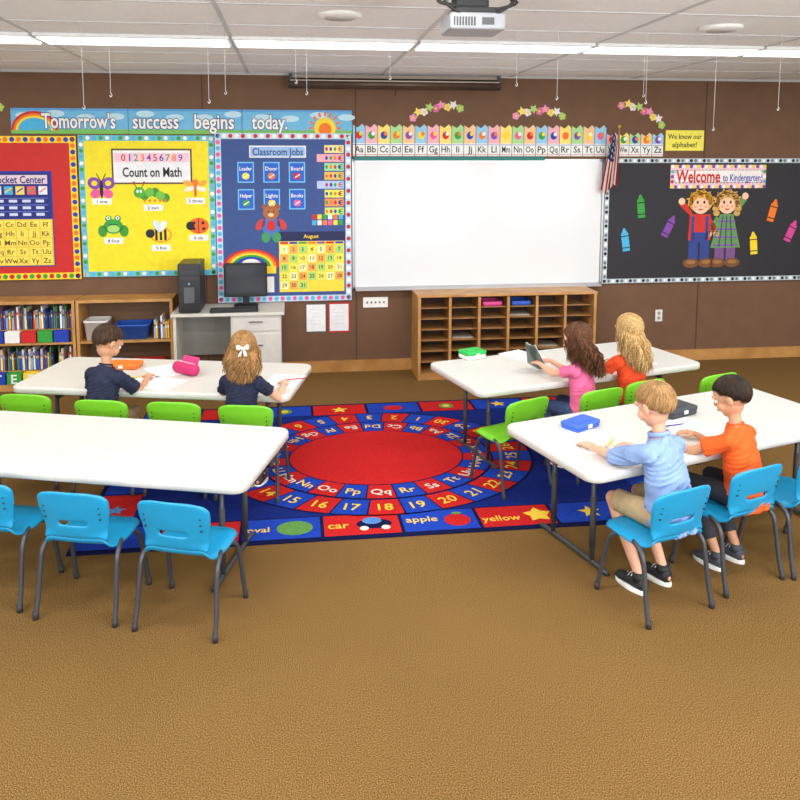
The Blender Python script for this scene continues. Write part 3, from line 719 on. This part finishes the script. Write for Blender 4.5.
# ================= PEOPLE =================
def remesh(ob,vox,sm=3,f=.5):
    md=ob.modifiers.new("r","REMESH");md.mode='VOXEL';md.voxel_size=vox;md.use_smooth_shade=True
    if sm: m2=ob.modifiers.new("s","SMOOTH");m2.iterations=sm;m2.factor=f
    bpy.context.view_layer.update()
    dg=bpy.context.evaluated_depsgraph_get()
    me=bpy.data.meshes.new_from_object(ob.evaluated_get(dg))
    old=ob.data;mats=[m for m in old.materials];ob.modifiers.clear();ob.data=me
    if not me.materials:
        for m in mats: me.materials.append(m)
    me.polygons.foreach_set("use_smooth",[True]*len(me.polygons))
    return ob
def ik(S,Wt,a,b,pole):
    d=Wt-S;L=min(d.length,(a+b)*.985);dn=d.normalized()
    x=(a*a-b*b+L*L)/(2*L);h=math.sqrt(max(a*a-x*x,0));p=pole-dn*pole.dot(dn);p.normalize()
    return S+dn*x+p*h,S+dn*L
def hand(g,W,d,mat,side,curl=.5):
    d=d.normalized();n=V(0,0,-1);n=(n-d*n.dot(d)).normalized();r=d.cross(n)
    if r.dot(V(-side,0,0))<0: r=-r
    g.loft([(W-d*.01,r*.016,n*.013),(W+d*.008,r*.017,n*.0125),(W+d*.022,r*.023,n*.0125),(W+d*.043,r*.026,n*.0115),(W+d*.052,r*.021,n*.010)],mat,12)
    for i,(o,L,sp) in enumerate(((.019,.036,.10),(.007,.042,.03),(-.006,.038,-.04),(-.018,.030,-.12))):
        b=W+d*.042+r*o;dd=(d+r*sp).normalized();P=[b];c=0
        for k,fr in enumerate((.42,.33,.25)):
            c+=curl*(.35+.25*k);q=dd*math.cos(c)+n*math.sin(c);P.append(P[-1]+q*(L+.012)*fr)
        g.capsule(P,[.0068,.0063,.0058,.005],mat,8)
    b=W+d*.016+r*.020
    g.capsule([b-r*.01,b+r*.013+d*.010+n*.004,b+r*.020+d*.026+n*.008,b+r*.018+d*.036+n*.010],[.009,.0083,.007,.006],mat,8)
def person(label,loc,rot,hands,lean=.2,twist=0,side=0,hyaw=0,hp=.25,ht=0,skin=None,shirt=None,sleeve=.55,pants=None,plen=1.0,shoe=None,s=1.05,hair=None,ank=.08,extra=None,curl=(.5,.5),pole=(.55,-.35,-.8),hs=1.0,fold=1.0,loose=0.0):
    e=empty("person",(loc[0],loc[1],0),rot,s)
    P=V(0,-.035,.397/s)
    sp=V(side,math.sin(lean),math.cos(lean)).normalized()
    def S(t): return P+sp*t
    def R(t): a=twist*max(t,0)/.33;return V(math.cos(a),math.sin(a),0)
    def Fv(t): return sp.cross(R(t)).normalized()
    def sec(t,rx,ry): return (S(t),R(t)*rx,Fv(t)*ry)
    Hc=S(.345)+sp*.055+V(0,.012,.065)
    Hm=Matrix.Translation(Hc)@Matrix.Rotation(hyaw+twist,4,'Z')@Matrix.Rotation(-hp,4,'X')@Matrix.Rotation(ht,4,'Y')@Matrix.Scale(hs,4)
    g=G()
    prof=[(-.055,.07,.055),(-.02,.095,.072),(.04,.088,.070),(.10,.078,.060),(.17,.078,.058),(.24,.086,.056),(.285,.080,.052),(.315,.055,.043),(.335,.036,.034)]
    g.loft([sec(*p) for p in prof],skin,20)
    g.capsule([S(.30),S(.345),Hc+V(0,-.012,-.03)],[.032,.028,.030],skin,14)
    arms=[]
    for k,sd in enumerate((-1,1)):
        sh=S(.278)+R(.33)*sd*.095
        Wt=Vector(hands[k])/s
        el,wr=ik(sh,Wt,.175,.150,V(sd*pole[0],pole[1],pole[2]))
        arms.append((sh,el,wr))
        g.capsule([sh,lerp(sh,el,.35),lerp(sh,el,.75),el],[.030,.027,.024,.0215],skin,12)
        g.capsule([el,lerp(el,wr,.3),lerp(el,wr,.7),wr],[.0215,.0225,.018,.015],skin,12)
        fd=(wr-el).normalized();fd=V(fd.x,fd.y,fd.z*.25)
        hand(g,wr,fd,skin,sd,curl[k])
    legs=[]
    for sd in (-1,1):
        hip=P+V(sd*.055,.02,0);kn=V(sd*.078,.225,P.z-.008);an=V(sd*.072,ank,.075)
        legs.append((hip,kn,an))
        g.capsule([hip,lerp(hip,kn,.5),kn],[.052,.044,.034],skin,14)
        g.capsule([kn,lerp(kn,an,.3),lerp(kn,an,.65),an],[.033,.033,.026,.021],skin,14)
        g.capsule([an+V(0,-.02,-.04),an+V(0,.03,-.045),an+V(0,.08,-.052)],[.025,.026,.02],skin,10)
    g.T=Hm
    g.ball((0,-.008,.020),(.070,.086,.077),skin,24,16)
    g.ball((0,.018,-.028),(.056,.060,.062),skin,20,12)
    g.ball((0,.046,-.068),(.026,.026,.020),skin)
    for sd in (-1,1):
        g.ball((sd*.030,.050,-.030),(.027,.026,.027),skin)
        g.ball((sd*.071,-.004,-.008),(.009,.018,.026),skin,12,8,Matrix.Rotation(sd*.3,3,'Z'))
        g.ball((sd*.028,.066,.022),(.022,.012,.010),skin)
    g.capsule([(0,.072,.012),(0,.083,-.008),(0,.088,-.018)],[.007,.008,.0095],skin,10)
    g.ball((0,.076,-.045),(.020,.010,.010),skin)
    body=g.finish("body",e,recalc=True);remesh(body,.0042,2)
    for sd in (-1,1):
        g=G();g.T=Hm;g.ball((sd*.028,.0655,.000),(.0125,.011,.010),C(240,240,238,.3),14,10)
        g.ball((sd*.028,.0735,-.001),(.0062,.0042,.0062),M("iris",(70,50,35),.2,.1),12,8);g.finish("eye",e)
        g=G();g.T=Hm;g.tube([(sd*.016,.0790,.020),(sd*.030,.0785,.025),(sd*.044,.0700,.020)],[.0015,.002,.001],hair["mat"][0],6);g.finish("eyebrow",e)
    g=G();g.T=Hm;g.tube([(-.017,.0800,-.045),(-.008,.0865,-.047),(0,.088,-.047),(.008,.0865,-.047),(.017,.0800,-.045)],[.0012,.0032,.0036,.0032,.0012],M("lip",(190,105,92),.5,.05),8);g.finish("mouth",e)
    g=G();lz=loose
    pr=[(-.06,.093+lz,.076+lz),(-.02,.104+lz,.084+lz),(.03,.101+lz,.082+lz),(.10,.093+lz,.075+lz),(.17,.091+lz*.6,.070+lz*.6),(.24,.095,.068),(.280,.091,.061),(.310,.070,.050),(.333,.044,.042)]
    g.loft([sec(*p) for p in pr],shirt,24)
    for sh,el,wr in arms:
        g.ball(sh-sp*.004,(.039,.039,.038),shirt,16,12)
        A=[sh,lerp(sh,el,.4)];Rr=[.039,.037+lz*.2]
        if sleeve<=1: A.append(lerp(sh,el,sleeve));Rr.append(.040)
        else:
            A+=[lerp(sh,el,.8),el,lerp(el,wr,(sleeve-1)*.5),lerp(el,wr,sleeve-1)];Rr+=[.035,.034,.033,.032]
            g.ball(el,.0335,shirt,14,10)
        g.tube(A,Rr,shirt,14)
        g.capsule([S(.285),sh],[.043,.036],shirt,14)
    so=g.finish("shirt",e,recalc=True);remesh(so,.005,3)
    for v in so.data.vertices:
        c=v.co;w_=max(0,min(1,(.62-c.z)/.25))
        dsp=.0045*w_*math.sin(c.z*85+16*c.x+6*math.sin(c.x*22+c.z*9))+.003*(1-w_)*math.sin((abs(c.x)+c.z*.8)*80+5*c.y+2*math.sin(c.y*30))
        q=math.sin(c.x*55-c.z*88+3*math.sin(c.z*28));dsp+=.0022*(1-abs(q))**2*2
        v.co=c+v.normal*dsp*fold
    g=G();pts=[];cl=extra=="collar"
    for i in range(17):
        a=-.2*pi+2*pi*i/16;q=.042 if cl else .037;pts.append(S(.337)+R(.3)*q*math.cos(a)+Fv(.3)*q*.95*math.sin(a)+sp*(.008 if cl else .002))
    g.tube(pts,.008 if cl else .005,shirt,8,flat=1.4 if cl else 1);g.finish("collar",e)
    g=G();g.loft([sec(-.062,.080,.064),sec(-.035,.100,.082),sec(.01,.097,.079),sec(.05,.088,.072)],pants,20)
    for hip,kn,an in legs:
        if plen<=1: g.capsule([hip,lerp(hip,kn,.5)],[.058,.053],pants,14);g.tube([lerp(hip,kn,.4),lerp(hip,kn,plen)],[.053,.051],pants,14)
        else:
            g.capsule([hip,lerp(hip,kn,.5),kn],[.058,.050,.041],pants,14);k=plen-1;g.tube([kn+V(0,0,.01),lerp(kn,an,.3*k),lerp(kn,an,k)],[.041,.039,.034],pants,14)
    remesh(g.finish("trousers",e,recalc=True),.007,3)
    for hip,kn,an in legs:
        g=G();o=V(an.x,an.y,0)
        g.loft([(o+V(0,-.042,.035),V(.012,0,0),V(0,0,.016)),(o+V(0,-.034,.040),V(.026,0,0),V(0,0,.030)),(o+V(0,0,.042),V(.030,0,0),V(0,0,.034)),(o+V(0,.04,.036),V(.033,0,0),V(0,0,.026)),(o+V(0,.085,.028),V(.035,0,0),V(0,0,.019)),(o+V(0,.115,.024),V(.024,0,0),V(0,0,.013)),(o+V(0,.125,.022),V(.008,0,0),V(0,0,.006))],shoe,16)
        g.tube([o+V(0,-.005,.05),o+V(0,-.008,.085)],[.032,.028],shoe,14)
        sh=g.finish("shoe",e,recalc=True)
        g=G();g.loft([(o+V(0,.038,z),V(.037,0,0),V(0,.088,0)) for z in (0,.014)]+[(o+V(0,.038,.018),V(.034,0,0),V(0,.084,0))],WHITE,20,False);g.finish("sole",sh)
        g=G()
        for i in range(3): y=.02+.018*i;g.tube([o+V(-.022,y,.062-.008*i),o+V(0,y+.004,.072-.009*i),o+V(.022,y,.062-.008*i)],.0028,WHITE,6)
        g.finish("laces",sh)
    # hair
    hms=hair["mat"];g=G();cr=math.radians(25)
    cx=V(0,-.010,.021);rad=V(.0755,.091,.0825)
    ax=V(0,-math.sin(cr),math.cos(cr));fy=V(0,math.cos(cr),math.sin(cr));rx=V(1,0,0)
    lo=hair.get("long",0)
    def tmax(ph):
        return math.radians(98.5-18*math.cos(ph)+1.5*math.cos(2*ph)+(0 if lo else 3*math.sin(ph*9)))
    def hp_(t,ph,k=1.0):
        d=ax*math.cos(t)+(fy*math.cos(ph)+rx*math.sin(ph))*math.sin(t)
        return Hm@(cx+V(d.x*rad.x*k,d.y*rad.y*k,d.z*rad.z*k))
    vs=[];fs=[];nt_,np_=12,60
    for j in range(nt_+1):
        for i in range(np_):
            ph=2*pi*i/np_;t=tmax(ph)*(j/nt_);k=1.0 if j<nt_ else .93
            vs.append(hp_(t+.0001,ph,k))
    for j in range(nt_):
        for i in range(np_): a=j*np_+i;b=j*np_+(i+1)%np_;fs.append([a,a+np_,b+np_,b])
    g.add(vs,fs,hms[0],True)
    rs=random.Random(hair.get("seed",1))
    for i in range(hair.get("n",900)):
        hm=hms[rs.choice((0,1,1,2))]
        ph=rs.uniform(0,2*pi)
        if lo: ph=pi+rs.gauss(0,1.25)
        tm=tmax(ph)
        if not lo:
            t0_=rs.random()**.6*tm*.78;t1=min(t0_+math.radians(38),tm*1.03);sw=.15*math.sin(ph*1.5+1)+rs.uniform(-.04,.04);P=[]
            for k in range(6): f=k/5;P.append(hp_(lerp(t0_,t1,f),ph+sw*f,1.0+.010*math.sin(f*pi)+.008*f*rs.random()))
            g.tube(P,[.0010,.0015,.0017,.0015,.0011,.0003],hm,4,flat=.5)
        else:
            t0_=rs.random()*tm*.6;P=[];sw=rs.uniform(-.05,.05);wv=hair.get("ph",3)*ph+rs.uniform(-.7,.7)
            pull=hair.get("pull",0)
            for k in range(5):
                f=k/4;pp=lerp(ph,pi+(ph-pi)*(1-pull),f);P.append(hp_(lerp(t0_,tmax(pp)*.93,f),pp+sw*f,1.0+.010*rs.random()+.006))
            Lh=lo*rs.uniform(.55,1.05);st=P[-1];out=(st-Hm@cx);out.z=0
            if out.length>0: out.normalize()
            nn=14;jx,jy=rs.uniform(-1,1)*hair.get("spread",.014),rs.uniform(-1,.5)*hair.get("spread",.014)
            for k in range(1,nn+1):
                f=k/nn;am=hair.get("wave",.012)*min(1,f*2)
                q_=st+V(jx*f,jy*f,-Lh*f)+out*(.010*math.sin(f*2.8))+V(am*math.sin(f*hair.get("wf",9)+wv),-hair.get("back",.05)*f+am*math.cos(f*hair.get("wf",9)+wv),0)
                q_.x=lerp(q_.x,Hc.x+(q_.x-Hc.x)*hair.get("pinch",.8),f)
                P.append(q_)
            r0=.0018;g.tube(P,[.0012,.0015,.0017]+[r0]*(len(P)-5)+[.0012,.0003],hm,4,flat=.6)
    g.finish("hair",e)
    if hair.get("clip"):
        g=G();c0=hp_(1.45,pi,1.08);X=(Hm.to_3x3()@V(1,0,0)).normalized();U=(Hm.to_3x3()@V(0,0,1)).normalized();B=(Hm.to_3x3()@V(0,-1,0)).normalized()
        for sd in (-1,1):
            g.loft([(c0+X*sd*.004,U*.004,B*.006),(c0+X*sd*.018+U*.004,U*.013,B*.009),(c0+X*sd*.030+U*.006,U*.015,B*.007),(c0+X*sd*.035+U*.006,U*.009,B*.003)],hair["clip"],12)
            g.loft([(c0,U*.005,B*.004),(c0+X*sd*.012-U*.025,U*.004+X*.008,B*.003),(c0+X*sd*.018-U*.045,X*.009+U*.002,B*.002)],hair["clip"],10)
        g.ball(c0+B*.004,.008,hair["clip"]);g.finish("hair_bow",e,recalc=True)
    top(e,label,"person");return e
def hairm(n,a,b):
    return [M(n+"_a",a,.5,.06,20,spec=.3),M(n+"_b",tuple((x+y)/2 for x,y in zip(a,b)),.45,.06,20,spec=.3),M(n+"_c",b,.42,.06,20,spec=.3)]
sk1=M("skin_light",(226,172,143),.5,.03,10,sub=.12);sk2=M("skin_tan",(206,152,118),.5,.03,10,sub=.12)
navy=M("cloth_navy",(26,32,60),.85,.12,30);jean=M("denim",(60,78,120),.85,.12,40);khaki=M("cloth_khaki",(180,156,118),.85,.08,40)
person("boy in navy polo shirt writing at the table",(-1.29,-2.37),-.228,[(-.06,.27,.608),(.17,.29,.608)],lean=.30,twist=-.30,hyaw=-.30,hp=.60,skin=sk2,shirt=navy,sleeve=.75,pants=khaki,plen=1.9,shoe=C(40,40,44),s=1.10,hair=dict(mat=hairm("hair_dark_brown",(44,30,21),(82,56,38)),seed=3,n=1300))
person("girl with light brown hair and white bow in navy",(-.42,-2.56),-.228,[(-.10,.25,.608),(.20,.24,.608)],lean=.18,twist=-.1,hyaw=.35,hp=.30,skin=sk1,shirt=navy,sleeve=.55,pants=navy,plen=.9,shoe=C(60,40,40),s=1.06,hair=dict(mat=hairm("hair_light_brown",(112,78,44),(200,154,98)),long=.16,n=1500,wave=.009,wf=10,back=.02,seed=5,pinch=.95,ph=4,spread=.035,pull=.25,clip=C(238,236,230)))
person("girl with brown curls in a pink shirt holding a book",(1.755,-2.49),.50,[(-.06,.30,.65),(.06,.31,.65)],lean=.16,twist=.30,hyaw=.50,hp=.35,skin=sk1,shirt=M("cloth_pink",(232,106,154),.85,.08,30),sleeve=.5,pants=jean,plen=1.8,shoe=C(230,120,160),s=1.03,hair=dict(mat=hairm("hair_brown_curls",(50,30,19),(130,82,48)),long=.22,n=1600,wave=.012,wf=18,back=.07,seed=6,pinch=.85,ph=5,spread=.035))
person("girl with long blonde hair in an orange shirt",(2.14,-2.38),.262,[(-.17,.26,.608),(.12,.27,.608)],lean=.12,twist=0,hyaw=.1,hp=.15,skin=sk1,shirt=M("cloth_orange",(226,74,26),.85,.08,30),sleeve=.5,pants=jean,plen=1.8,shoe=C(220,220,225),s=1.08,hair=dict(mat=hairm("hair_pale_blonde",(152,112,62),(236,204,144)),long=.21,n=1600,wave=.009,wf=11,back=.05,seed=8,pinch=.8,ph=4,spread=.035))
person("boy in light blue shirt leaning on the table",(1.60,-3.92),.36,[(-.12,.38,.608),(.07,.26,.608)],lean=.26,twist=.10,hyaw=-.02,hp=.42,skin=sk1,shirt=M("cloth_light_blue",(134,162,210),.85,.05,12),sleeve=1.12,pants=khaki,plen=.92,shoe=C(35,35,38),s=1.09,hair=dict(mat=hairm("hair_sandy",(132,96,56),(200,160,108)),seed=9,n=1800),extra="collar",ank=.07,fold=1.7,loose=.010)
person("boy with dark hair in an orange shirt",(2.07,-3.76),.38,[(-.20,.30,.608),(.0,.27,.608)],lean=.24,twist=.20,hyaw=.20,hp=.45,skin=sk2,shirt=M("cloth_orange_bright",(234,90,22),.85,.08,30),sleeve=.68,pants=M("cloth_charcoal",(50,52,62),.85,.1,30),plen=1.8,shoe=C(70,74,84),s=1.03,hair=dict(mat=hairm("hair_black_brown",(26,18,15),(66,46,34)),seed=11,n=1500),ank=.06,fold=1.3,loose=.005)

# ================= TABLE PROPS =================
def pbox(c,loc,rot,l,h=.05,w=.22,d=.14,lid=None):
    e=empty("pencil_box",(loc[0],loc[1],TH+.0),rot)
    g=G();g.rstack(w,d,.02,[(.008,0),(0,.008),(0,h*.6)],lid if lid else c);g.finish("box_base",e)
    g=G();g.rstack(w+.006,d+.006,.022,[(0,h*.6),(0,h*.95),(.008,h)],c);g.rstack(w*.6,d*.5,.01,[(0,h),(.003,h+.003)],c);g.finish("lid",e)
    g=G();g.box((0,-d/2-.004,h*.6),(.03,.008,.02),WHITE,.002);g.finish("latch",e)
    return top(e,l,"pencil box")
pbox(C(240,125,40),(-1.28,-1.75),-.2,"orange plastic pencil box lying on the table",.035)
pbox(C(40,190,85),(1.20,-1.79),.4,"green pencil box with a white base on table",.06,.17,.13,WHITE)
pbox(C(60,105,205),(1.44,-3.27),.55,"blue plastic pencil box near the boy's hand",.038,.20,.12)
pbox(C(60,66,74),(2.06,-3.12),.4,"dark grey pencil box lying on the table",.05,.22,.15)
def paper(loc,rot,l,w=.216,d=.28,wb=False):
    g=G(.0008);pw=C(250,251,252);g.box((0,0,.0015),(w,d,.003),pw);g.z0=.003
    if wb:
        g.box((w,0,.0015),(w,d,.003),pw);g.rect(w/2-.002,-d/2,w/2+.002,d/2,C(170,170,175),1)
        for i in range(7): g.rect(w*.62,d*.35-i*.032,w*1.35,d*.35-i*.032+.003,C(185,192,205),1)
    for i in range(7): g.rect(-w*.38,d*.35-i*.032,w*(.1+.25*((i*7)%3)/2),d*.35-i*.032+.003,C(185,192,205),1)
    return top(g.finish("worksheet",loc=(loc[0],loc[1],TH+.0005),rot=rot),l,"paper","worksheets on the tables")
paper((-1.08,-2.12),-.5,"open white workbook in front of the boy in navy",.17,.24,True)
paper((-.98,-1.88),.5,"white worksheet lying on the table")
paper((-.17,-2.22),-.3,"white worksheet in front of the girl in navy")
paper((1.33,-3.53),1.1,"open white workbook near the table edge",.17,.24,True)
paper((1.58,-1.78),.5,"white worksheet lying on the table")
paper((2.32,-2.02),.3,"white worksheet in front of the girl in orange")
paper((2.05,-3.36),.4,"white worksheet beside the dark pencil box")
e=empty("pencil_case",(-.83,-1.98,TH),-.7)
g=G();g.capsule([(-.075,0,.042),(.075,0,.042)],[.041,.041],C(200,40,105),16);o=g.finish("pouch",e)
g=G();g.box((0,.045,.085),(.15,.012,.06),C(215,65,130),.005,rot=Matrix.Rotation(-.4,3,'X'));g.finish("flap",e)
g=G();g.tube([(-.08,0,.083),(.08,0,.083)],.003,C(240,210,220),6);g.finish("zipper",e)
top(e,"magenta pencil case standing open on the table","pencil case")
for x,y,r,c in ((-1.15,-2.03,.4,YEL),(1.5,-3.52,.9,YEL),(.0-.08,-2.2,.2,RED),(1.95,-3.32,.2,BLUE)):
    g=G();g.tube([(-.07,0,0),(.055,0,0),(.07,0,0)],[.0035,.0035,.0006],c,6);g.tube([(-.08,0,0),(-.07,0,0)],.0036,PNK,6)
    top(g.finish("pencil",loc=(x,y,TH+.0075),rot=r),"wooden pencil lying on a worksheet","pencil","pencils on the tables")
# open book held by girl in pink
BK=empty("open_book",(1.58,-2.16,TH+.002),.45)
for nm,mt,th_ in (("cover",C(110,122,116),.003),("pages",WHITE,.007)):
    g=G()
    for s in (-1,1):
        Rm=Matrix.Rotation(-.42,3,'Y')@Matrix.Rotation(s*.28,3,'X')
        off=V(.0,s*.052,.0) if nm=="cover" else V(.005,s*.050,.0)
        g.box(Rm@(off+V(0,0,.10)),(th_,.10 if nm=="cover" else .095,.19 if nm=="cover" else .18),mt,.0008,1,rot=Rm)
    g.finish(nm,BK)
top(BK,"thin picture book held open and tilted by girl in pink","book")
